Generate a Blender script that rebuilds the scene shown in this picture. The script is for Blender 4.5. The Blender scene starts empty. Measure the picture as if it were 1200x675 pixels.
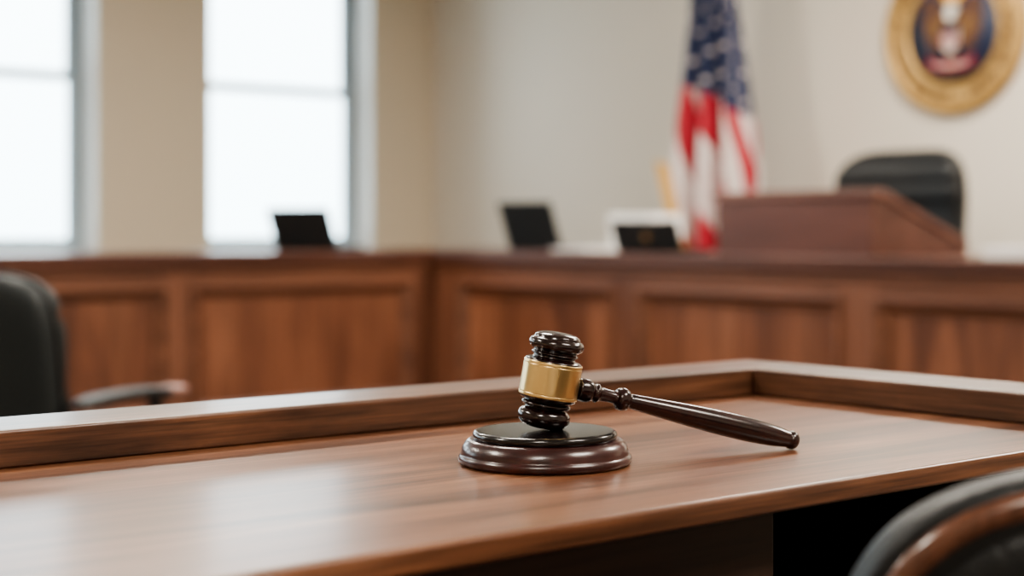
import bpy, bmesh, math, random
from mathutils import Vector, Matrix
random.seed(4)
scene = bpy.context.scene
COL = scene.collection
R = math.radians
try:
    scene.view_settings.look = 'AgX - Medium High Contrast'
except Exception as ex:
    print('look', ex)

# ------------------------------------------------------------------ materials
def lin(c):
    return tuple(((v/255)/12.92 if v/255 <= .04045 else ((v/255+.055)/1.055)**2.4) for v in c) + (1,)

def base_mat(name):
    m = bpy.data.materials.new(name); m.use_nodes = True
    nt = m.node_tree
    return m, nt, nt.nodes['Principled BSDF']

def plain(name, col, rough=.5, metal=0, coat=0, bump=0, bscale=200, var=.06, vscale=6, emis=0, aniso=0, spec=.5):
    m, nt, p = base_mat(name)
    N, L = nt.nodes, nt.links
    tc = N.new('ShaderNodeTexCoord')
    nz = N.new('ShaderNodeTexNoise'); nz.inputs['Scale'].default_value = vscale; nz.inputs['Detail'].default_value = 4
    L.new(tc.outputs['Object'], nz.inputs['Vector'])
    mx = N.new('ShaderNodeMix'); mx.data_type = 'RGBA'
    c = lin(col)
    mx.inputs[6].default_value = tuple(x*(1-var) for x in c[:3])+(1,)
    mx.inputs[7].default_value = tuple(min(1, x*(1+var)) for x in c[:3])+(1,)
    L.new(nz.outputs['Fac'], mx.inputs[0]); L.new(mx.outputs[2], p.inputs['Base Color'])
    p.inputs['Roughness'].default_value = rough
    p.inputs['Metallic'].default_value = metal
    p.inputs['Coat Weight'].default_value = coat
    p.inputs['Coat Roughness'].default_value = .08
    p.inputs['Specular IOR Level'].default_value = spec
    if bump:
        n2 = N.new('ShaderNodeTexNoise'); n2.inputs['Scale'].default_value = bscale
        L.new(tc.outputs['Object'], n2.inputs['Vector'])
        b = N.new('ShaderNodeBump'); b.inputs['Strength'].default_value = bump; b.inputs['Distance'].default_value = .002
        L.new(n2.outputs['Fac'], b.inputs['Height']); L.new(b.outputs['Normal'], p.inputs['Normal'])
    return m

def wood(name, dark, mid, light, axis='x', scale=9, rough=.35, coat=0, planks=0, plank_axis=0, bump=.08, lo=.33, hi=.68, fine=1.0):
    m, nt, p = base_mat(name)
    N, L = nt.nodes, nt.links
    tc = N.new('ShaderNodeTexCoord')
    mp = N.new('ShaderNodeMapping')
    s = [1, 1, 1]; s['xyz'.index(axis)] = .09
    mp.inputs['Scale'].default_value = s
    L.new(tc.outputs['Object'], mp.inputs['Vector'])
    n1 = N.new('ShaderNodeTexNoise'); n1.inputs['Scale'].default_value = scale
    n1.inputs['Detail'].default_value = 7; n1.inputs['Roughness'].default_value = .6; n1.inputs['Distortion'].default_value = 1.1
    L.new(mp.outputs['Vector'], n1.inputs['Vector'])
    ramp = N.new('ShaderNodeValToRGB')
    e = ramp.color_ramp.elements
    e[0].position = lo; e[0].color = lin(dark); e[1].position = hi; e[1].color = lin(light)
    x = e.new(.5); x.color = lin(mid)
    L.new(n1.outputs['Fac'], ramp.inputs['Fac'])
    mp2 = N.new('ShaderNodeMapping')
    s2 = [1, 1, 1]; s2['xyz'.index(axis)] = .03
    mp2.inputs['Scale'].default_value = s2
    L.new(tc.outputs['Object'], mp2.inputs['Vector'])
    n2 = N.new('ShaderNodeTexNoise'); n2.inputs['Scale'].default_value = scale*16; n2.inputs['Detail'].default_value = 3
    L.new(mp2.outputs['Vector'], n2.inputs['Vector'])
    mr = N.new('ShaderNodeMapRange'); mr.inputs['From Min'].default_value = .3; mr.inputs['From Max'].default_value = .7
    mr.inputs['To Min'].default_value = 1-.3*fine; mr.inputs['To Max'].default_value = 1+.2*fine
    L.new(n2.outputs['Fac'], mr.inputs['Value'])
    mul = N.new('ShaderNodeMix'); mul.data_type = 'RGBA'; mul.blend_type = 'MULTIPLY'; mul.inputs[0].default_value = 1
    L.new(ramp.outputs['Color'], mul.inputs[6]); L.new(mr.outputs['Result'], mul.inputs[7])
    out = mul.outputs[2]
    if planks:
        sx = N.new('ShaderNodeSeparateXYZ'); L.new(tc.outputs['Object'], sx.inputs[0])
        mm = N.new('ShaderNodeMath'); mm.operation = 'MULTIPLY'; mm.inputs[1].default_value = planks
        L.new(sx.outputs[plank_axis], mm.inputs[0])
        fl = N.new('ShaderNodeMath'); fl.operation = 'FLOOR'; L.new(mm.outputs[0], fl.inputs[0])
        wn = N.new('ShaderNodeTexWhiteNoise'); wn.noise_dimensions = '1D'; L.new(fl.outputs[0], wn.inputs['W'])
        m2 = N.new('ShaderNodeMapRange'); m2.inputs['To Min'].default_value = .86; m2.inputs['To Max'].default_value = 1.1
        L.new(wn.outputs['Value'], m2.inputs['Value'])
        mu = N.new('ShaderNodeMix'); mu.data_type = 'RGBA'; mu.blend_type = 'MULTIPLY'; mu.inputs[0].default_value = 1
        L.new(out, mu.inputs[6]); L.new(m2.outputs['Result'], mu.inputs[7]); out = mu.outputs[2]
    L.new(out, p.inputs['Base Color'])
    b = N.new('ShaderNodeBump'); b.inputs['Strength'].default_value = bump; b.inputs['Distance'].default_value = .001
    L.new(n2.outputs['Fac'], b.inputs['Height']); L.new(b.outputs['Normal'], p.inputs['Normal'])
    p.inputs['Roughness'].default_value = rough
    p.inputs['Coat Weight'].default_value = coat; p.inputs['Coat Roughness'].default_value = .15
    return m

M = {}
M['desk_x'] = wood('desk_wood_x', (74, 45, 31), (118, 78, 56), (150, 107, 79), 'x', 18, .31, .2, fine=1.6)
M['desk_y'] = wood('desk_wood_y', (84, 50, 32), (112, 72, 48), (138, 92, 64), 'y', 14, .35, .15)
M['rail_x'] = wood('rail_wood_x', (62, 40, 29), (95, 64, 47), (124, 88, 66), 'x', 24, .36, .15, fine=1.6)
M['rail_y'] = wood('rail_wood_y', (54, 36, 27), (85, 58, 43), (110, 77, 58), 'y', 24, .38, .1, fine=1.6)
M['dark_wood'] = wood('desk_dark_wood', (38, 25, 19), (54, 35, 26), (66, 44, 33), 'x', 10, .5)
M['bench_h'] = wood('bench_wood_horizontal', (86, 54, 40), (110, 72, 54), (128, 86, 66), 'x', 5, .42)
M['bench_v'] = wood('bench_wood_vertical', (88, 55, 41), (112, 73, 55), (130, 87, 67), 'z', 5, .44)
M['bench_panel'] = wood('bench_wood_panel', (86, 52, 38), (115, 73, 53), (138, 92, 69), 'z', 7, .44, 0, 9, 0)
M['bench_top'] = wood('bench_top_wood', (62, 37, 30), (85, 53, 43), (103, 67, 55), 'x', 6, .32, .15)
M['lectern'] = wood('lectern_wood', (84, 50, 42), (97, 60, 50), (110, 71, 60), 'y', 7, .42)
M['lectern_edge'] = wood('lectern_edge_wood', (106, 70, 60), (124, 84, 72), (138, 98, 84), 'y', 7, .35)
M['mahogany'] = wood('gavel_mahogany', (24, 8, 8), (36, 13, 12), (48, 19, 17), 'z', 60, .24, .35, bump=.02, fine=.5)
M['mahogany_dark'] = wood('gavel_ebony', (16, 6, 6), (26, 10, 10), (36, 14, 13), 'z', 60, .2, .5, bump=.02, fine=.5)
M['block_red'] = wood('block_mahogany', (34, 12, 12), (54, 22, 21), (72, 31, 28), 'x', 40, .3, .4, bump=.02, fine=.6)
M['block_top'] = plain('block_black_lacquer', (18, 13, 13), .2, 0, .2, var=.1)
M['brass'] = plain('brushed_brass', (230, 202, 148), .28, 1, 0, var=.05, vscale=60)
M['gold'] = plain('seal_gold', (190, 156, 98), .5, .35, 0, var=.08, vscale=20)
M['gold_dark'] = plain('seal_gold_dark', (140, 106, 62), .5, .3, 0, var=.1, vscale=20)
M['navy'] = plain('seal_navy', (24, 36, 64), .6)
M['brown'] = plain('seal_brown', (84, 54, 38), .5)
M['white_e'] = plain('enamel_white', (216, 212, 204), .5)
M['red_e'] = plain('enamel_red', (146, 34, 42), .5)
M['leather'] = plain('black_leather', (18, 20, 22), .45, 0, 0, .3, 260, .12, spec=.35)
M['leather_g'] = plain('dark_leather', (28, 34, 36), .5, 0, 0, .3, 260, .1, spec=.4)
M['chair_wood'] = wood('chair_wood', (62, 38, 28), (88, 55, 41), (110, 73, 56), 'z', 12, .25, .5)
M['chrome'] = plain('chair_metal', (120, 120, 122), .3, 1)
M['plastic'] = plain('black_plastic', (20, 22, 23), .4)
M['screen'] = plain('laptop_lid', (24, 30, 32), .5, 0)
M['screen_glass'] = plain('laptop_screen_glass', (12, 12, 14), .15, 0)
M['paper'] = plain('paper', (240, 240, 238), .8)
M['wall_r'] = plain('painted_wall', (211, 202, 189), .85, bump=.15, bscale=90, var=.02, vscale=1.2)
M['wall_l'] = plain('painted_wall_window_side', (206, 193, 172), .85, bump=.15, bscale=90, var=.02, vscale=1.2)
M['trimw'] = plain('white_trim', (228, 228, 225), .5, var=.02)
M['frame'] = plain('window_frame_paint', (160, 176, 186), .45, var=.02)
M['ceil'] = plain('ceiling_paint', (228, 224, 216), .9, var=.02)
M['carpet'] = plain('carpet', (96, 84, 74), .95, bump=.8, bscale=400, var=.15, vscale=40)
M['f_red'] = plain('flag_red', (170, 38, 54), .75, var=.12, vscale=30)
M['f_white'] = plain('flag_white', (216, 206, 202), .75, var=.04, vscale=30)
M['f_blue'] = plain('flag_blue', (28, 40, 74), .75, var=.12, vscale=30)
M['fringe'] = plain('flag_gold_fringe', (226, 172, 78), .7, var=.2, vscale=80)

def glass_mat():
    m = bpy.data.materials.new('window_glass'); m.use_nodes = True
    nt = m.node_tree; N = nt.nodes; L = nt.links
    N.remove(N['Principled BSDF'])
    t = N.new('ShaderNodeBsdfTransparent'); t.inputs[0].default_value = (.93, .97, .98, 1)
    g = N.new('ShaderNodeBsdfGlossy'); g.inputs['Roughness'].default_value = .05
    fr = N.new('ShaderNodeFresnel'); fr.inputs[0].default_value = 1.3
    mx = N.new('ShaderNodeMixShader')
    L.new(fr.outputs[0], mx.inputs[0]); L.new(t.outputs[0], mx.inputs[1]); L.new(g.outputs[0], mx.inputs[2])
    L.new(mx.outputs[0], N['Material Output'].inputs['Surface'])
    return m
M['glass'] = glass_mat()
def emit_mat():
    m, nt, p = base_mat('fill_light_diffuser')
    p.inputs['Base Color'].default_value = (.9, .88, .84, 1)
    p.inputs['Emission Color'].default_value = (1, .94, .86, 1)
    p.inputs['Emission Strength'].default_value = 2  # glow for the added ceiling fill fixtures
    return m
M['fill_diffuser'] = emit_mat()

# ------------------------------------------------------------------ helpers
def grp(name, loc=(0, 0, 0), rz=0):
    e = bpy.data.objects.new(name, None); e.empty_display_size = .1
    e.location = loc; e.rotation_euler = (0, 0, rz)
    COL.objects.link(e); return e

def obj(name, me, mat, parent=None, smooth=False):
    o = bpy.data.objects.new(name, me); COL.objects.link(o)
    if mat is not None: me.materials.append(mat)
    if parent: o.parent = parent
    if smooth:
        for p in me.polygons: p.use_smooth = True
    return o

def mesh_pf(name, vs, fs, mat, parent=None, smooth=False):
    me = bpy.data.meshes.new(name); me.from_pydata([tuple(v) for v in vs], [], fs); me.update()
    bm = bmesh.new(); bm.from_mesh(me); bmesh.ops.recalc_face_normals(bm, faces=bm.faces); bm.to_mesh(me); bm.free()
    return obj(name, me, mat, parent, smooth)

def boxes(name, L, mat, parent=None, bevel=0):
    vs, fs = [], []
    for (x0, x1, y0, y1, z0, z1) in L:
        b = len(vs)
        vs += [(x0, y0, z0), (x1, y0, z0), (x1, y1, z0), (x0, y1, z0), (x0, y0, z1), (x1, y0, z1), (x1, y1, z1), (x0, y1, z1)]
        fs += [tuple(b+i for i in f) for f in ((0, 3, 2, 1), (4, 5, 6, 7), (0, 1, 5, 4), (1, 2, 6, 5), (2, 3, 7, 6), (3, 0, 4, 7))]
    o = mesh_pf(name, vs, fs, mat, parent)
    if bevel:
        m = o.modifiers.new('bevel', 'BEVEL'); m.width = bevel; m.segments = 3; m.limit_method = 'ANGLE'
        for p in o.data.polygons: p.use_smooth = True
        w = o.modifiers.new('wn', 'WEIGHTED_NORMAL'); w.keep_sharp = True
    return o
def box(name, x0, x1, y0, y1, z0, z1, mat, parent=None, bevel=0):
    return boxes(name, [(x0, x1, y0, y1, z0, z1)], mat, parent, bevel)

def catmull(pts, n=5):
    out = []
    P = [pts[0]]+list(pts)+[pts[-1]]
    for i in range(1, len(P)-2):
        for j in range(n):
            t = j/n
            out.append(tuple(.5*((2*P[i][k])+(-P[i-1][k]+P[i+1][k])*t+(2*P[i-1][k]-5*P[i][k]+4*P[i+1][k]-P[i+2][k])*t*t+(-P[i-1][k]+3*P[i][k]-3*P[i+1][k]+P[i+2][k])*t**3) for k in range(len(pts[0]))))
    out.append(tuple(pts[-1])); return out

def lathe(name, prof, mat, parent=None, seg=72, spline=0, mtx=None):
    """prof: (r, z) bottom to top"""
    if spline: prof = [(max(0, r), z) for r, z in catmull(prof, spline)]
    vs, fs = [], []
    for r, z in prof:
        r = max(r, 1e-5)
        for i in range(seg):
            a = 2*math.pi*i/seg
            vs.append(Vector((r*math.cos(a), r*math.sin(a), z)))
    n = len(prof)
    for j in range(n-1):
        for i in range(seg):
            fs.append((j*seg+i, j*seg+(i+1) % seg, (j+1)*seg+(i+1) % seg, (j+1)*seg+i))
    fs.append(tuple(range(seg-1, -1, -1))); fs.append(tuple((n-1)*seg+i for i in range(seg)))
    if mtx: vs = [mtx @ v for v in vs]
    return mesh_pf(name, vs, fs, mat, parent, True)

def superell(name, a, b, c, e1, e2, mat, parent=None, nu=64, nv=40, fn=None):
    """superellipsoid; e = 1 sphere, ->0 box"""
    def sp(v, e): return math.copysign(abs(v)**e, v)
    vs, fs = [], []
    for j in range(nv+1):
        ph = -math.pi/2+math.pi*j/nv
        for i in range(nu):
            th = 2*math.pi*i/nu
            v = Vector((a*sp(math.cos(ph), e1)*sp(math.cos(th), e2), b*sp(math.cos(ph), e1)*sp(math.sin(th), e2), c*sp(math.sin(ph), e1)))
            vs.append(fn(v) if fn else v)
    for j in range(nv):
        for i in range(nu):
            fs.append((j*nu+i, j*nu+(i+1) % nu, (j+1)*nu+(i+1) % nu, (j+1)*nu+i))
    o = mesh_pf(name, vs, fs, mat, parent, True)
    bm = bmesh.new(); bm.from_mesh(o.data); bmesh.ops.remove_doubles(bm, verts=bm.verts, dist=1e-5)
    bmesh.ops.recalc_face_normals(bm, faces=bm.faces); bm.to_mesh(o.data); bm.free()
    for p in o.data.polygons: p.use_smooth = True
    return o

def tube(name, pts, rad, mat, parent=None, cyclic=False, res=8):
    cu = bpy.data.curves.new(name, 'CURVE'); cu.dimensions = '3D'
    cu.bevel_depth = 1; cu.bevel_resolution = res; cu.use_fill_caps = True
    s = cu.splines.new('POLY'); s.points.add(len(pts)-1); s.use_cyclic_u = cyclic
    for i, p in enumerate(pts):
        s.points[i].co = (*p, 1); s.points[i].radius = rad[i] if isinstance(rad, (list, tuple)) else rad
    s.use_smooth = True
    o = bpy.data.objects.new(name, cu); COL.objects.link(o); cu.materials.append(mat)
    if parent: o.parent = parent
    return o

def frame_mold(name, x0, x1, z0, z1, prof, mat, parent=None):
    """mitred moulding round a rectangle in xz plane, prof = [(inset, y)]"""
    vs, fs = [], []
    for (d, y) in prof:
        vs += [(x0+d, y, z0+d), (x1-d, y, z0+d), (x1-d, y, z1-d), (x0+d, y, z1-d)]
    for j in range(len(prof)-1):
        for i in range(4):
            fs.append((j*4+i, j*4+(i+1) % 4, (j+1)*4+(i+1) % 4, (j+1)*4+i))
    return mesh_pf(name, vs, fs, mat, parent)

# ------------------------------------------------------------------ room (x along windows, y toward window wall)
WX, WY = 6.6, 8.9      # seal wall x, window wall y
X0, Y0, H = -4.5, -3.5, 3.2
box('floor', X0-.3, WX+.3, Y0-.3, WY+.3, -.1, 0, M['carpet'])
box('ceiling', X0-.3, WX+.3, Y0-.3, WY+.3, H, H+.1, M['ceil'])
box('wall_east', WX, WX+.25, Y0, WY+.3, 0, H, M['wall_r'])
box('wall_west', X0-.25, X0, Y0, WY+.3, 0, H, M['wall_l'])
box('wall_south', X0-.25, WX+.25, Y0-.25, Y0, 0, H, M['wall_r'])
wins = [(4.846-1.993*i, 4.846-1.993*i+1.247) for i in range(5)]
SILL, HEAD = .74, 2.86
T = .3
L = []
edges = [WX] + [e for w in wins for e in (w[1], w[0])] + [X0]
for i in range(0, len(edges), 2):
    L.append((edges[i+1], edges[i], WY, WY+T, 0, H))
for w in wins:
    L.append((w[0], w[1], WY, WY+T, 0, SILL)); L.append((w[0], w[1], WY, WY+T, HEAD, H))
boxes('wall_north', L, M['wall_l'])
MID = 1.84
for i, (a, b) in enumerate(wins):
    g = grp('window_%d' % (i+1), ((a+b)/2, WY+.2, 0))
    w = (b-a)/2
    fy0, fy1 = .0, .08
    boxes('outer_frame', [(-w, -w+.05, fy0, fy1, SILL, HEAD), (w-.05, w, fy0, fy1, SILL, HEAD), (-w+.05, w-.05, fy0, fy1, HEAD-.05, HEAD), (-w+.05, w-.05, fy0, fy1, SILL, SILL+.05)], M['frame'], g, .006)
    s = .045
    boxes('lower_sash', [(-w+.05, -w+.05+s, .01, .04, SILL+.05, MID+.02), (w-.05-s, w-.05, .01, .04, SILL+.05, MID+.02),
                         (-w+.05+s, w-.05-s, .01, .04, MID-.035, MID+.02), (-w+.05+s, w-.05-s, .01, .04, SILL+.05, SILL+.11)], M['frame'], g, .004)
    boxes('upper_sash', [(-w+.05, -w+.05+s, .042, .07, MID-.02, HEAD-.05), (w-.05-s, w-.05, .042, .07, MID-.02, HEAD-.05),
                         (-w+.05+s, w-.05-s, .042, .07, MID-.02, MID+.025), (-w+.05+s, w-.05-s, .042, .07, HEAD-.1, HEAD-.05)], M['frame'], g, .004)
    box('lower_glass', -w+.09, w-.09, .022, .026, SILL+.1, MID-.02, M['glass'], g)
    box('upper_glass', -w+.09, w-.09, .054, .058, MID+.015, HEAD-.09, M['glass'], g)
    boxes('white_reveal', [(w-.008, w-.001, -.2, 0, SILL, HEAD), (-w+.001, -w+.008, -.2, 0, SILL, HEAD), (-w, w, -.2, 0, HEAD-.008, HEAD-.001)], M['trimw'], g)
    box('sill_board', -w-.04, w+.04, -.24, 0, SILL, SILL+.025, M['trimw'], g, .004)
    pl = bpy.data.lights.new('portal', 'AREA'); pl.shape = 'RECTANGLE'; pl.size = 2*w-.1; pl.size_y = HEAD-SILL
    pl.cycles.is_portal = True
    po = bpy.data.objects.new('daylight_portal', pl); COL.objects.link(po); po.parent = g
    po.location = (0, .12, (SILL+HEAD)/2); po.rotation_euler = (R(-90), 0, 0)
box('baseboard_north', X0, WX, WY-.015, WY, 0, .12, M['trimw'], None, .004)
box('baseboard_east', WX-.015, WX, Y0, WY-.016, 0, .12, M['trimw'], None, .004)
box('baseboard_south', X0, WX-.016, Y0, Y0+.015, 0, .12, M['trimw'], None, .004)
box('baseboard_west', X0, X0+.015, Y0+.016, WY-.016, 0, .12, M['trimw'], None, .004)

# unseen ceiling fixtures, added as fill to supplement the window light
for i, (lx, ly, pw) in enumerate([(-1.8, -1.2, 100), (1.6, -1.2, 100), (-1.8, 2.6, 100), (1.6, 2.6, 100), (4.6, 0.6, 130), (5.0, 3.6, 130), (3.0, 5.8, 90), (-.8, 6, 80)]):
    g = grp('added_ceiling_light' + ('' if i == 0 else '.%03d' % i), (lx, ly, H))
    boxes('housing', [(-.62, .62, -.32, -.3, -.06, 0), (-.62, .62, .3, .32, -.06, 0), (-.62, -.6, -.3, .3, -.06, 0), (.6, .62, -.3, .3, -.06, 0)], M['trimw'], g)
    box('fill_diffuser', -.6, .6, -.3, .3, -.02, -.005, M['fill_diffuser'], g)
    al = bpy.data.lights.new('fill_lamp', 'AREA'); al.shape = 'RECTANGLE'; al.size = 1.18; al.size_y = .58; al.energy = pw; al.color = (1, .92, .81)
    ao = bpy.data.objects.new('fill_lamp', al); COL.objects.link(ao); ao.parent = g; ao.location = (0, 0, -.03)

# ------------------------------------------------------------------ judge bench (L shaped)
TOPZ, THK = .807, .052
PT, PB = .645, .13
prof = [(-.026, 0), (-.026, -.008), (-.020, -.014), (-.008, -.015), (.0, -.006), (.006, .004), (.018, .012), (.028, .018), (.034, .030)]
jb = grp('judge_bench', (4.476, 6.03, 0))
def run(parent, tag, x_from, x_to, openings):
    sub = parent
    st = []
    ed = [x_from]
    for o in openings: ed += list(o)
    ed.append(x_to)
    for i in range(0, len(ed), 2):
        st.append((ed[i], ed[i+1], 0, .04, 0, TOPZ-THK))
    boxes(tag+'_stiles', st, M['bench_v'], sub)
    boxes(tag+'_rails', [(a, b, 0, .04, PT, TOPZ-THK) for a, b in openings]+[(a, b, 0, .04, 0, PB) for a, b in openings], M['bench_h'], sub)
    boxes(tag+'_panels', [(a, b, .028, .04, PB, PT) for a, b in openings], M['bench_panel'], sub)
    for i, (a, b) in enumerate(openings):
        frame_mold('%s_moulding_%d' % (tag, i+1), a, b, PB, PT, prof, M['bench_h'], sub)
    box(tag+'_cornice', x_from, x_to, -.012, 0, TOPZ-THK-.03, TOPZ-THK, M['bench_h'], sub, .004)
    box(tag+'_plinth', x_from, x_to, -.014, 0, 0, .09, M['bench_h'], sub, .004)
left = grp('window_side_wing'); left.parent = jb
openL = sorted([(-1.253-1.27*i, -.14-1.27*i) for i in range(5)])
run(left, 'front', -6.6, 0, openL)
box('counter_top', -6.62, .7, -.03, .7, TOPZ-THK, TOPZ, M['bench_top'], left, .006)
boxes('supports', [(-6.6, -6.56, .04, .66, 0, TOPZ-THK), (-4.2, -4.16, .04, .66, 0, TOPZ-THK), (-2.2, -2.16, .04, .66, 0, TOPZ-THK)], M['bench_v'], left)
right = grp('seal_side_wing', (0, 0, 0), R(-90)); right.parent = jb
openR = [(.213+1.19*i, 1.222+1.19*i) for i in range(4)]
run(right, 'front', .0, 5.1, openR)
box('counter_top', .03, 5.12, -.03, .74, TOPZ-THK, TOPZ, M['bench_top'], right, .006)
boxes('supports', [(5.06, 5.1, .04, .7, 0, TOPZ-THK), (2.5, 2.54, .04, .7, 0, TOPZ-THK)], M['bench_v'], right)

# ------------------------------------------------------------------ lectern on bench
lc = grp('lectern', (4.56, 3.527, TOPZ))
LD, LW, LH, LL = .56, .75, .238, .03
def prism(name, y0, y1, pts, mat, parent, bevel=0):
    n = len(pts)
    vs = [(x, y0, z) for x, z in pts]+[(x, y1, z) for x, z in pts]
    fs = [tuple(range(n)), tuple(range(2*n-1, n-1, -1))]+[(i, (i+1) % n, n+(i+1) % n, n+i) for i in range(n)]
    o = mesh_pf(name, vs, fs, mat, parent)
    if bevel:
        m = o.modifiers.new('bevel', 'BEVEL'); m.width = bevel; m.segments = 2
    return o
prism('body', 0, LW, [(0, 0), (LD, 0), (LD, LL), (.05, LH-.024), (0, LH-.024)], M['lectern'], lc, .003)
prism('sloped_top', -.012, LW+.012, [(-.012, LH-.024), (.055, LH-.024), (LD+.01, LL), (LD+.01, LL+.024), (.06, LH+.004), (-.012, LH+.004)], M['lectern_edge'], lc, .003)
box('page_ledge', LD-.0, LD+.02, 0, LW, 0.0, LL+.035, M['lectern_edge'], lc, .003)

# ------------------------------------------------------------------ laptops
def laptop(name, loc, rz, w=.33, h=.225, lean=20, logo=False, depth=.23):
    g = grp(name, loc, rz)   # lid back faces -y, keyboard toward +y
    box('base', -w/2, w/2, 0, depth, 0, .016, M['plastic'], g, .004)
    kb = [(-w/2+.02+i*(w-.04)/12, -w/2+.02+i*(w-.04)/12+.018, .03+j*.024, .03+j*.024+.018, .016, .018) for i in range(12) for j in range(4)]
    boxes('keys', kb, M['screen'], g)
    box('trackpad', -.045, .045, depth-.06, depth-.01, .016, .017, M['screen'], g)
    lid = box('lid', -w/2, w/2, -.008, 0, 0, h, M['screen'], g, .004)
    lid.location = (0, 0, .012); lid.rotation_euler = (R(lean), 0, 0)
    sc = box('screen_glass', -w/2+.012, w/2-.012, 0, .001, .014, h-.012, M['screen_glass'], g)
    sc.location = (0, 0, .012); sc.rotation_euler = (R(lean), 0, 0)
    if logo:
        lo = lathe('lid_emblem', [(0, 0), (.018, 0), (.018, .003), (0, .003)], M['gold_dark'], g, 32, 0, Matrix.Translation((0, -.008, h*.45)) @ Matrix.Rotation(R(90), 4, 'X'))
        lo.location = (0, 0, .012); lo.rotation_euler = (R(lean), 0, 0)
    box('hinge', -w*.35, w*.35, -.008, .006, .006, .018, M['plastic'], g, .002)
    return g
laptop('laptop', (3.98, 6.36, TOPZ), R(-66), .35, .205, 24)
laptop('laptop.001', (4.76, 5.61, TOPZ), R(-84), .34, .228, 21)
laptop('laptop.002', (4.66, 4.75, TOPZ), R(-84), .36, .132, 22, True, .17)

# white binders behind
g = grp('binder_stack', (4.97, 5.10, TOPZ), R(-92)); z = 0
for k, (dx, h_) in enumerate([(0, .055), (.006, .058), (-.004, .052)]):
    box('binder_cover_%d' % (k+1), -.14+dx, .14+dx, -.1, .1, z, z+h_, M['paper'], g, .004)
    box('binder_pages_%d' % (k+1), -.133+dx, .133+dx, -.104, -.1, z+.006, z+h_-.006, M['trimw'], g)
    z += h_
def papers(name, loc, rz, nn, w=.22, d=.3):
    g = grp(name, loc, rz); z = 0
    for i in range(nn):
        dx, dy = random.uniform(-.008, .008), random.uniform(-.008, .008)
        box('sheaf_%d' % i, -w/2+dx, w/2+dx, -d/2+dy, d/2+dy, z, z+.005, M['paper'], g); z += .005
papers('paper_stack', (4.75, 2.98, TOPZ), R(4), 8)
papers('paper_stack.001', (4.72, 5.22, TOPZ), R(-8), 3, .2, .28)

# ------------------------------------------------------------------ chairs
def rounded_outline(w, h, r_exp, n=64):
    return [(w*math.copysign(abs(math.cos(t))**r_exp, math.cos(t)), h*math.copysign(abs(math.sin(t))**r_exp, math.sin(t))) for t in [2*math.pi*i/n for i in range(n)]]

def star_base(g):
    lathe('gas_column', [(.028, .08), (.028, .28), (.018, .28), (.018, .40)], M['chrome'], g, 24)
    for i in range(5):
        a = 2*math.pi*i/5+.3
        tube('base_leg_%d' % (i+1), [(0, 0, .11), (.15*math.cos(a), .15*math.sin(a), .1), (.29*math.cos(a), .29*math.sin(a), .07)], [.024, .02, .015], M['plastic'], g)
        lathe('caster_%d' % (i+1), [(.0, -.022), (.024, -.022), (.028, -.012), (.028, .012), (.024, .022), (0, .022)], M['plastic'], g, 24, 0,
              Matrix.Translation((.29*math.cos(a), .29*math.sin(a), .028)) @ Matrix.Rotation(a, 4, 'Z') @ Matrix.Rotation(R(90), 4, 'Y'))

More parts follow.
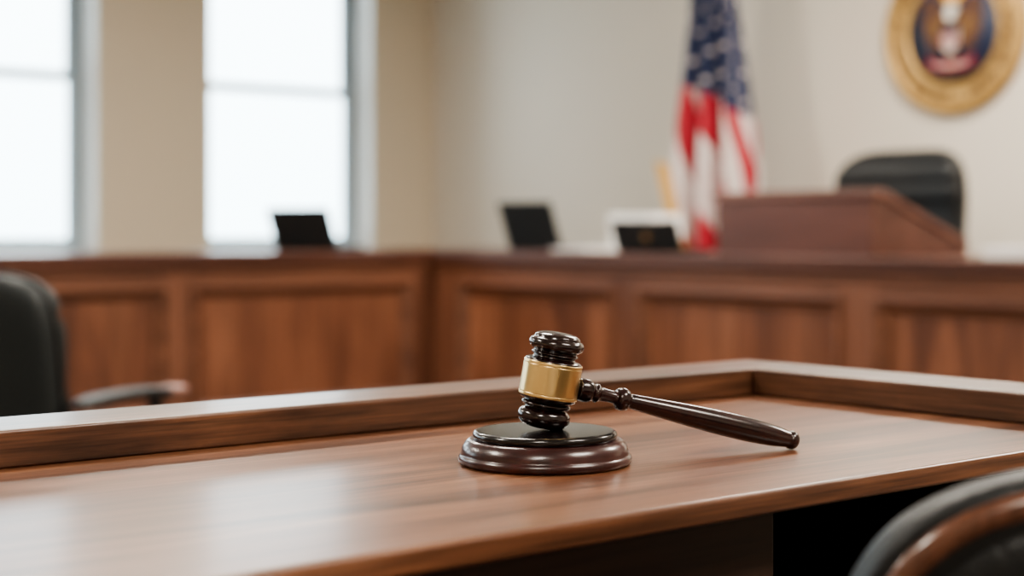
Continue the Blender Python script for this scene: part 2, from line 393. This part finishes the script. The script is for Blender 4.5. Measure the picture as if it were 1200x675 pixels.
def chair(name, loc, rz, top=1.2, bw=.25, seat_z=.48, leather='leather', rim=False, arms=True, headrest=True, seat_d=.24, back_y=-.24, lean=.10, exp=.42, curve=.06, armh=.17, taper=.10, bt=.05, pad=.17):
    """faces local +y; origin on floor under seat centre"""
    g = grp(name, loc, rz)
    lm = M[leather]
    star_base(g)
    box('seat_pan', -.19, .19, -.17, .17, .395, .42, M['plastic'], g, .01)
    superell('seat', min(bw-.005, .27), seat_d, .05, .35, .35, lm, g, fn=lambda v: Vector((v.x, v.y, v.z+seat_z-.02+.012*math.cos(v.x*6))))
    hb = (top-(seat_z-.02))/2; zc = (top+seat_z-.02)/2
    def bend(v):
        t = v.z/hb
        y = v.y - lean*(t*.5+.5) + curve*(v.x/bw)**2
        # horizontal tufted channels on the front side
        if v.y > 0 and not rim: y -= .014*max(0, math.cos((t*3.2)*math.pi))**8
        if headrest and t > .35 and v.y > 0: y += .03*math.sin((t-.35)/.65*math.pi)
        xx = v.x*(1-taper*max(0, t)**2)*(1 - (.06 if t < -.6 else 0)*(abs(t)-.6))
        return Vector((xx, y+back_y, v.z+zc))
    superell('backrest', bw, bt, hb, exp, exp, lm, g, 96, 72, fn=bend)
    if rim:
        o = rounded_outline(bw-.009, hb-.009, exp+.01, 200)
        pts = []
        for x, z in o:
            v = bend(Vector((x, -.0001, z))); pts.append((v.x, v.y-bt*.55, v.z))
        tube('wood_rim', pts, .0065, M['chair_wood'], g, True)
        superell('rear_shell', bw-.016, bt*1.4, hb-.016, exp, exp, lm, g, 96, 72, fn=lambda v: bend(v) if v.y < 0 else bend(Vector((v.x, -.0, v.z))))
    else:
        tube('backrest_piping', [tuple(bend(Vector((x, .0, z)))) for x, z in rounded_outline(bw+.001, hb+.001, exp, 96)], .005, M['plastic'], g, True)
    tube('back_bracket', [(0, -.1, .405), (0, back_y-.02, .42), (0, back_y-.06, zc-.1)], .02, M['plastic'], g)
    if arms:
        for s in (-1, 1):
            x = s*(bw+.03); az = seat_z+armh
            tube('arm_%s' % ('l' if s < 0 else 'r'), [(s*(bw-.06), .02, .41), (x, .03, .42), (x, .05, .5), (x, .05, az-.01)], .014, M['plastic'], g)
            superell('arm_pad_%s' % ('l' if s < 0 else 'r'), .026, pad, .011, .5, .4, M['leather'], g, 32, 16, fn=lambda v, x=x, az=az: Vector((v.x+x, v.y-.20+pad, v.z+az-.01*(v.y/.17)**2)))
            superell('arm_tip_%s' % ('l' if s < 0 else 'r'), .028, .04, .014, .7, .6, M['lectern_edge'], g, 32, 16, fn=lambda v, x=x, az=az: Vector((v.x+x, v.y-.20+2*pad-.005, v.z+az-.008)))
    return g

# judge's chair behind the lectern
chair('judge_chair', (5.49, 4.28, 0), R(95), top=1.252, bw=.325, arms=True, exp=.40, curve=.05, taper=.05, bt=.06)
# chair beyond the desk, left
chair('office_chair', (1.290, 3.138, 0), R(-62), top=.825, bw=.25, seat_z=.42, leather='leather_g', headrest=False, lean=.05, exp=.3, armh=.163, taper=.04, pad=.155)
# chair in front of desk, lower right
chair('desk_chair', (.870, .503, 0), R(-30), top=.815, bw=.26, seat_z=.46, rim=True, arms=False, headrest=False, seat_d=.2, lean=.06, exp=.36, taper=.04, bt=.019)

# ------------------------------------------------------------------ flag
fl = grp('american_flag', (6.10, 5.73, 0))
lathe('stand_base', [(0, 0), (.17, 0), (.18, .01), (.17, .03), (.08, .045), (.035, .07), (.03, .12), (.018, .125), (0, .125)], M['gold_dark'], fl, 48)
lathe('pole', [(.014, .1), (.014, 2.5)], M['chair_wood'], fl, 24)
lathe('finial', [(.0, 2.5), (.025, 2.505), (.02, 2.52), (.012, 2.53), (.03, 2.57), (.02, 2.62), (0, 2.68)], M['gold'], fl, 24)
NA, NB = 200, 300
ZT, ZB = 2.4, .62
def flagpt(a, b):
    z = ZT-(ZT-ZB)*b
    w = .25+.36*min(1, max(0, (b-.05)/.62))**1.1
    if b > .7: w -= .16*((b-.7)/.3)**1.3
    amp = .02+.05*min(1, b*1.5)
    ph = a*2*math.pi*3.3
    x = amp*math.sin(ph+b*1.6)+.016*math.sin(a*2*math.pi*7+b*4)
    y = (.5-a)*w + .012*math.cos(ph*1.3+b*3)
    return Vector((x-.04, y, z + .08*b*math.sin(a*math.pi) - .05*a*(1-b)))
vs = [flagpt(i/NA, j/NB) for j in range(NB+1) for i in range(NA+1)]
fs, mi = [], []
for j in range(NB):
    for i in range(NA):
        fs.append((j*(NA+1)+i, j*(NA+1)+i+1, (j+1)*(NA+1)+i+1, (j+1)*(NA+1)+i))
        a, b = (i+.5)/NA, (j+.5)/NB
        edge = .40+.11*a
        if b < edge and not (a < .10 and b > .36):
            u = a*7+b*2.2; v = b*23+a*2
            iv = math.floor(v); u += .5*(iv % 2)
            dx, dy = (u-math.floor(u)-.5)*1.15, (v-iv-.5)*1.0
            d = math.hypot(dx, dy); th = math.atan2(dy, dx)
            mi.append(1 if d < .165*(1+.35*math.cos(5*th+1.57)) else 2)
        else:
            s = (a*1.0-.42*(b-.4)+.10*math.sin(a*6))*9.2
            mi.append(0 if math.floor(s) % 2 == 0 else 1)
me = bpy.data.meshes.new('cloth'); me.from_pydata([tuple(v) for v in vs], [], fs)
for m in ('f_red', 'f_white', 'f_blue'): me.materials.append(M[m])
me.polygons.foreach_set('material_index', mi)
o = obj('cloth', me, None, fl, True)
so = o.modifiers.new('thick', 'SOLIDIFY'); so.thickness = .003
def fringe(name, pts, dirs, parent):
    vs, fs = [], []
    for p, d in zip(pts, dirs):
        vs += [p, p+d]
    for i in range(len(pts)-1):
        fs.append((2*i, 2*i+1, 2*i+3, 2*i+2))
    o = mesh_pf(name, vs, fs, M['fringe'], parent)
    s = o.modifiers.new('t', 'SOLIDIFY'); s.thickness = .008
pts = [flagpt(0, .52+.48*k/120) for k in range(121)]
fringe('fringe_side', pts, [Vector((-.004, .05*min(1, k/14)+.008*math.sin(k*1.7), -.03)) for k in range(121)], fl)
pts = [Vector((-.15, .30-.19*t, 1.27-.62*t)) for t in [k/60 for k in range(61)]]
fringe('fringe_fold', pts, [Vector((0, -.085-.008*math.sin(k*1.9), -.02)) for k in range(61)], fl)
pts = [flagpt(k/160, 1) for k in range(161)]
fringe('fringe_bottom', pts, [Vector((0, 0, -.05-.008*math.sin(k*1.9))) for k in range(161)], fl)

# ------------------------------------------------------------------ seal
se = grp('wall_seal', (WX-.001, 4.60, 1.875), R(-90))
SR = .41
RX = Matrix.Rotation(R(90), 4, 'X')    # lathe axis z -> -y (toward the room)
def dl(name, prof, mat): return lathe(name, prof, mat, se, 128, 0, RX)
dl('backing_disc', [(0, 0), (SR, 0), (SR, .02), (0, .02)], M['gold_dark'])
dl('outer_rim', [(SR-.045, .02), (SR-.04, .032), (SR-.02, .04), (SR-.004, .034), (SR, .02)], M['gold'])
dl('inner_rim', [(SR*.63, .02), (SR*.645, .034), (SR*.675, .036), (SR*.69, .02)], M['gold'])
dl('field', [(0, .02), (SR*.635, .02), (SR*.635, .023), (0, .023)], M['navy'])
dl('letter_band', [(SR*.695, .02), (SR*.70, .024), (SR-.05, .024), (SR-.046, .02)], M['gold'])
for i in range(72):
    a = 2*math.pi*i/72
    lathe('bead', [(0, 0), (.006, .001), (.008, .004), (.005, .009), (0, .01)], M['gold_dark'], se, 10, 0, Matrix.Rotation(a, 4, 'Y') @ Matrix.Translation((0, 0, SR-.022)) @ Matrix.Translation((0, -.038, 0)) @ RX)
txt = "SEAL OF THE SUPERIOR COURT * UNITED STATES OF AMERICA * "
lv, lf = [], []
for i, ch in enumerate(txt):
    if ch == ' ': continue
    cu = bpy.data.curves.new('t', 'FONT'); cu.body = ch; cu.size = .066; cu.align_x = 'CENTER'; cu.extrude = .004
    to = bpy.data.objects.new('t', cu); COL.objects.link(to)
    bpy.context.view_layer.update()
    tm = bpy.data.meshes.new_from_object(to)
    ang = 2*math.pi*i/len(txt)
    mt = Matrix.Rotation(ang, 4, 'Y') @ Matrix.Translation((0, -.028, SR*.73)) @ RX
    b0 = len(lv)
    lv += [mt @ v.co for v in tm.vertices]; lf += [tuple(b0+k for k in p.vertices) for p in tm.polygons]
    bpy.data.objects.remove(to); bpy.data.meshes.remove(tm)
me = bpy.data.meshes.new('lettering'); me.from_pydata([tuple(v) for v in lv], [], lf); obj('lettering', me, M['brown'], se)
def flat(name, pts, y0, y1, mat):
    bm = bmesh.new()
    f = bm.faces.new([bm.verts.new((x*SR, -y0, z*SR)) for x, z in pts])
    r = bmesh.ops.extrude_face_region(bm, geom=[f])
    for v in [e for e in r['geom'] if isinstance(e, bmesh.types.BMVert)]: v.co.y = -y1
    bmesh.ops.recalc_face_normals(bm, faces=bm.faces)
    bmesh.ops.triangulate(bm, faces=bm.faces)
    me = bpy.data.meshes.new(name); bm.to_mesh(me); bm.free()
    return obj(name, me, mat, se)
wing = [(.05, .16), (.14, .30), (.24, .40), (.36, .44), (.42, .36), (.40, .24), (.44, .14), (.38, .04), (.40, -.06), (.33, -.10), (.32, -.22), (.25, -.20), (.20, -.28), (.14, -.20), (.08, -.10)]
flat('wing_r', wing, .023, .032, M['brown'])
flat('wing_l', [(-x, z) for x, z in reversed(wing)], .023, .032, M['brown'])
for k in range(5):
    flat('feather_%d' % k, [(.12+.05*k, .2-.02*k), (.14+.05*k, .22-.02*k), (.155+.05*k, -.12+.03*k), (.14+.05*k, -.14+.03*k)], .032, .035, M['gold_dark'])
    flat('feather_l%d' % k, [(-(.12+.05*k), .2-.02*k), (-(.14+.05*k), .22-.02*k), (-(.155+.05*k), -.12+.03*k), (-(.14+.05*k), -.14+.03*k)], .032, .035, M['gold_dark'])
flat('eagle_body', [(-.10, .14), (-.06, .24), (.06, .24), (.10, .14), (.11, -.1), (.06, -.3), (-.06, -.3), (-.11, -.1)], .023, .040, M['brown'])
flat('eagle_head', [(-.07, .18), (-.075, .26), (-.04, .31), (.03, .315), (.065, .29), (.12, .25), (.07, .23), (.07, .18), (.03, .12), (-.03, .12)], .030, .046, M['white_e'])
flat('sunburst', [(.18*math.cos(t)*(1 if k % 2 else .75), .44+.11*math.sin(t)*(1 if k % 2 else .8)) for k, t in enumerate([2*math.pi*i/24 for i in range(24)])], .023, .028, M['fringe'])
flat('tail', [(-.06, -.28), (.06, -.28), (.14, -.50), (.05, -.54), (-.05, -.54), (-.14, -.50)], .023, .036, M['brown'])
sh = [(-.12, .04), (.12, .04), (.12, -.12), (.08, -.21), (0, -.27), (-.08, -.21), (-.12, -.12)]
flat('shield', sh, .040, .050, M['white_e'])
for k in range(4):
    x = -.09+.06*k
    flat('shield_stripe_%d' % k, [(x-.015, -.03), (x+.015, -.03), (x+.015, -.17-.05*(1-abs(x)/.1)), (x-.015, -.17-.05*(1-abs(x)/.1))], .050, .053, M['red_e'])
flat('shield_chief', [(-.12, .04), (.12, .04), (.12, -.03), (-.12, -.03)], .050, .053, M['navy'])
flat('ribbon', [(-.34, -.30), (-.2, -.36), (.2, -.36), (.34, -.30), (.32, -.40), (.2, -.46), (-.2, -.46), (-.32, -.40)], .036, .042, M['red_e'])
flat('ribbon_stripe', [(-.28, -.365), (-.2, -.40), (.2, -.40), (.28, -.365), (.27, -.38), (.2, -.42), (-.2, -.42), (-.27, -.38)], .042, .044, M['white_e'])

# ------------------------------------------------------------------ desk
DZ = .76
dk = grp('courtroom_desk', (0, 0, 0))
DX0, DX1, DY0, DY1 = -1.0, 1.127, .596, 1.019
box('desk_top', DX0, DX1, DY0, DY1, DZ-.014, DZ, M['desk_x'], dk, .003)
box('long_rail', DX0, DX1, .949, DY1, DZ, DZ+.024, M['rail_x'], dk, .0025)
box('end_rail', 1.057, DX1, DY0, .949, DZ, DZ+.024, M['rail_y'], dk, .0025)
box('modesty_panel', DX0+.02, DX1-.02, .985, 1.005, .05, DZ-.014, M['dark_wood'], dk)
box('pedestal', DX0+.03, .60, .63, .985, .03, .655, M['dark_wood'], dk, .003)
box('apron', DX0+.03, .72, .628, .985, .66, DZ-.014, M['dark_wood'], dk, .003)
boxes('drawer_fronts', [(.12, .58, .618, .63, .46, .64), (.12, .58, .618, .63, .25, .44), (.12, .58, .618, .63, .05, .23)], M['dark_wood'], dk, .003)
box('end_panel', 1.08, 1.107, .63, .985, 0, DZ-.014, M['dark_wood'], dk)
box('plinth', DX0+.05, .58, .66, .96, 0, .03, M['dark_wood'], dk)

# ------------------------------------------------------------------ gavel + sound block
BX, BY = .6500, .7575
sb = grp('sound_block', (BX, BY, DZ))
lathe('base', [(0, 0), (.050, 0), (.0535, .0006), (.0547, .002), (.0550, .0036), (.0547, .0050), (.0537, .0060), (.0532, .0066), (.0532, .0076), (.0526, .0100), (.0512, .0126), (.0494, .0146), (.0480, .0154), (.0470, .0157), (0, .0157)], M['block_red'], sb, 128, 0)
lathe('strike_plate', [(0, .0155), (.0440, .0155), (.0450, .0160), (.0456, .0170), (.0457, .0184), (.0453, .0196), (.0445, .0204), (.0434, .0208), (.041, .0209), (0, .0209)], M['block_top'], sb, 128)

fwd = Vector((.6352, .7724, 0)); rgt = Vector((.7724, -.6352, 0)); up = Vector((0, 0, 1))
gv = grp('gavel', (.654, .757, DZ+.0518))
tilt = R(10)
ax = (up*math.cos(tilt)+rgt*math.sin(tilt)).normalized()
def axis_mtx(z, origin):
    x = z.cross(up if abs(z.z) < .9 else fwd).normalized(); y = z.cross(x).normalized()
    m = Matrix((x, y, z)).transposed().to_4x4(); m.translation = origin; return m
hm = axis_mtx(ax, ax*(-.0302)) @ Matrix.Scale(.955, 4, (0, 0, 1))
low = [(.0, 0), (.0085, .0002), (.0130, .0014), (.0158, .004), (.0168, .0072), (.0162, .0102), (.0142, .0122), (.0128, .0130),
       (.0126, .0137), (.0150, .0145), (.0158, .0158), (.0150, .0170), (.0138, .0176), (.0140, .0182), (.0168, .0188), (.0178, .0198), (.0180, .0210), (.0180, .022)]
lathe('head_lower', low, M['mahogany_dark'], gv, 96, 3, hm)
upr = [(.0180, .0430), (.0180, .0440), (.0176, .0452), (.0160, .0460), (.0142, .0464), (.0132, .0472), (.0132, .0480), (.0144, .0488), (.0150, .0496), (.0142, .0504), (.0136, .0510),
       (.0150, .0520), (.0168, .0535), (.0176, .0556), (.0172, .0578), (.0160, .0592), (.0150, .0597), (.0148, .0602), (.0140, .0618), (.0110, .0632), (.0060, .0640), (0, .0642)]
lathe('head_upper', upr, M['mahogany_dark'], gv, 96, 3, hm)
bz0, bz1 = .0208, .0442
bp = [(.0178, bz0), (.0180, bz0), (.0186, bz0), (.01875, bz0+.0002), (.0188, bz0+.0005), (.0188, bz0+.0007), (.0188, bz0+.0017), (.0188, bz0+.0018), (.0185, bz0+.0020), (.0185, bz0+.0022), (.0188, bz0+.0024), (.0188, bz0+.0026), (.0188, bz0+.003)]
bp = bp + [(.0188, .0300), (.0188, .0340)] + [(r, bz0+bz1-z) for r, z in reversed(bp)]
lathe('brass_band', bp, M['brass'], gv, 128, 0, hm)
end = Vector((.818, .697, DZ+.0060)); o0 = Vector((.654, .757, DZ+.0508))
hd = (end-o0).normalized()
hmx = axis_mtx(hd, Vector((0, 0, -.001)))
hp = [(.0040, .010), (.0044, .0185), (.0068, .0192), (.0074, .0215), (.0076, .0245), (.0070, .0275), (.0056, .0295), (.0052, .0305), (.0060, .0315), (.0060, .033), (.0048, .0345), (.0042, .039), (.0040, .0440), (.0046, .0462),
      (.0064, .0472), (.0074, .0495), (.0074, .052), (.0064, .0545), (.0048, .0556), (.0046, .057), (.0050, .060), (.0060, .078), (.0072, .100), (.0080, .125), (.0080, .145), (.0072, .162), (.0060, .172), (.0056, .1755),
      (.0061, .1765), (.0062, .179), (.0050, .1815), (.0025, .1828), (0, .183)]
lathe('handle', hp, M['mahogany'], gv, 64, 3, hmx)

# ------------------------------------------------------------------ world, camera
w = bpy.data.worlds.new('overcast_sky'); scene.world = w; w.use_nodes = True
nt = w.node_tree; N = nt.nodes; Lk = nt.links
bg = N['Background']
tc = N.new('ShaderNodeTexCoord'); sx = N.new('ShaderNodeSeparateXYZ'); Lk.new(tc.outputs['Generated'], sx.inputs[0])
rp = N.new('ShaderNodeValToRGB'); rp.color_ramp.elements[0].position = -.0; rp.color_ramp.elements[0].color = (.80, .91, .96, 1)
rp.color_ramp.elements[1].position = .3; rp.color_ramp.elements[1].color = (.93, .97, 1, 1)
Lk.new(sx.outputs[2], rp.inputs[0]); Lk.new(rp.outputs[0], bg.inputs[0])
bg.inputs[1].default_value = 7.5

cd = bpy.data.cameras.new('camera'); cam = bpy.data.objects.new('camera', cd); COL.objects.link(cam)
cam.location = (0, 0, .908); cam.rotation_euler = (R(90), 0, -math.asin(.6352))
cd.lens = 55.5; cd.sensor_width = 36; cd.shift_y = -69.5/1200
cd.clip_start = .02
cd.dof.use_dof = True; cd.dof.focus_distance = 1.0; cd.dof.aperture_fstop = 4.5
scene.camera = cam
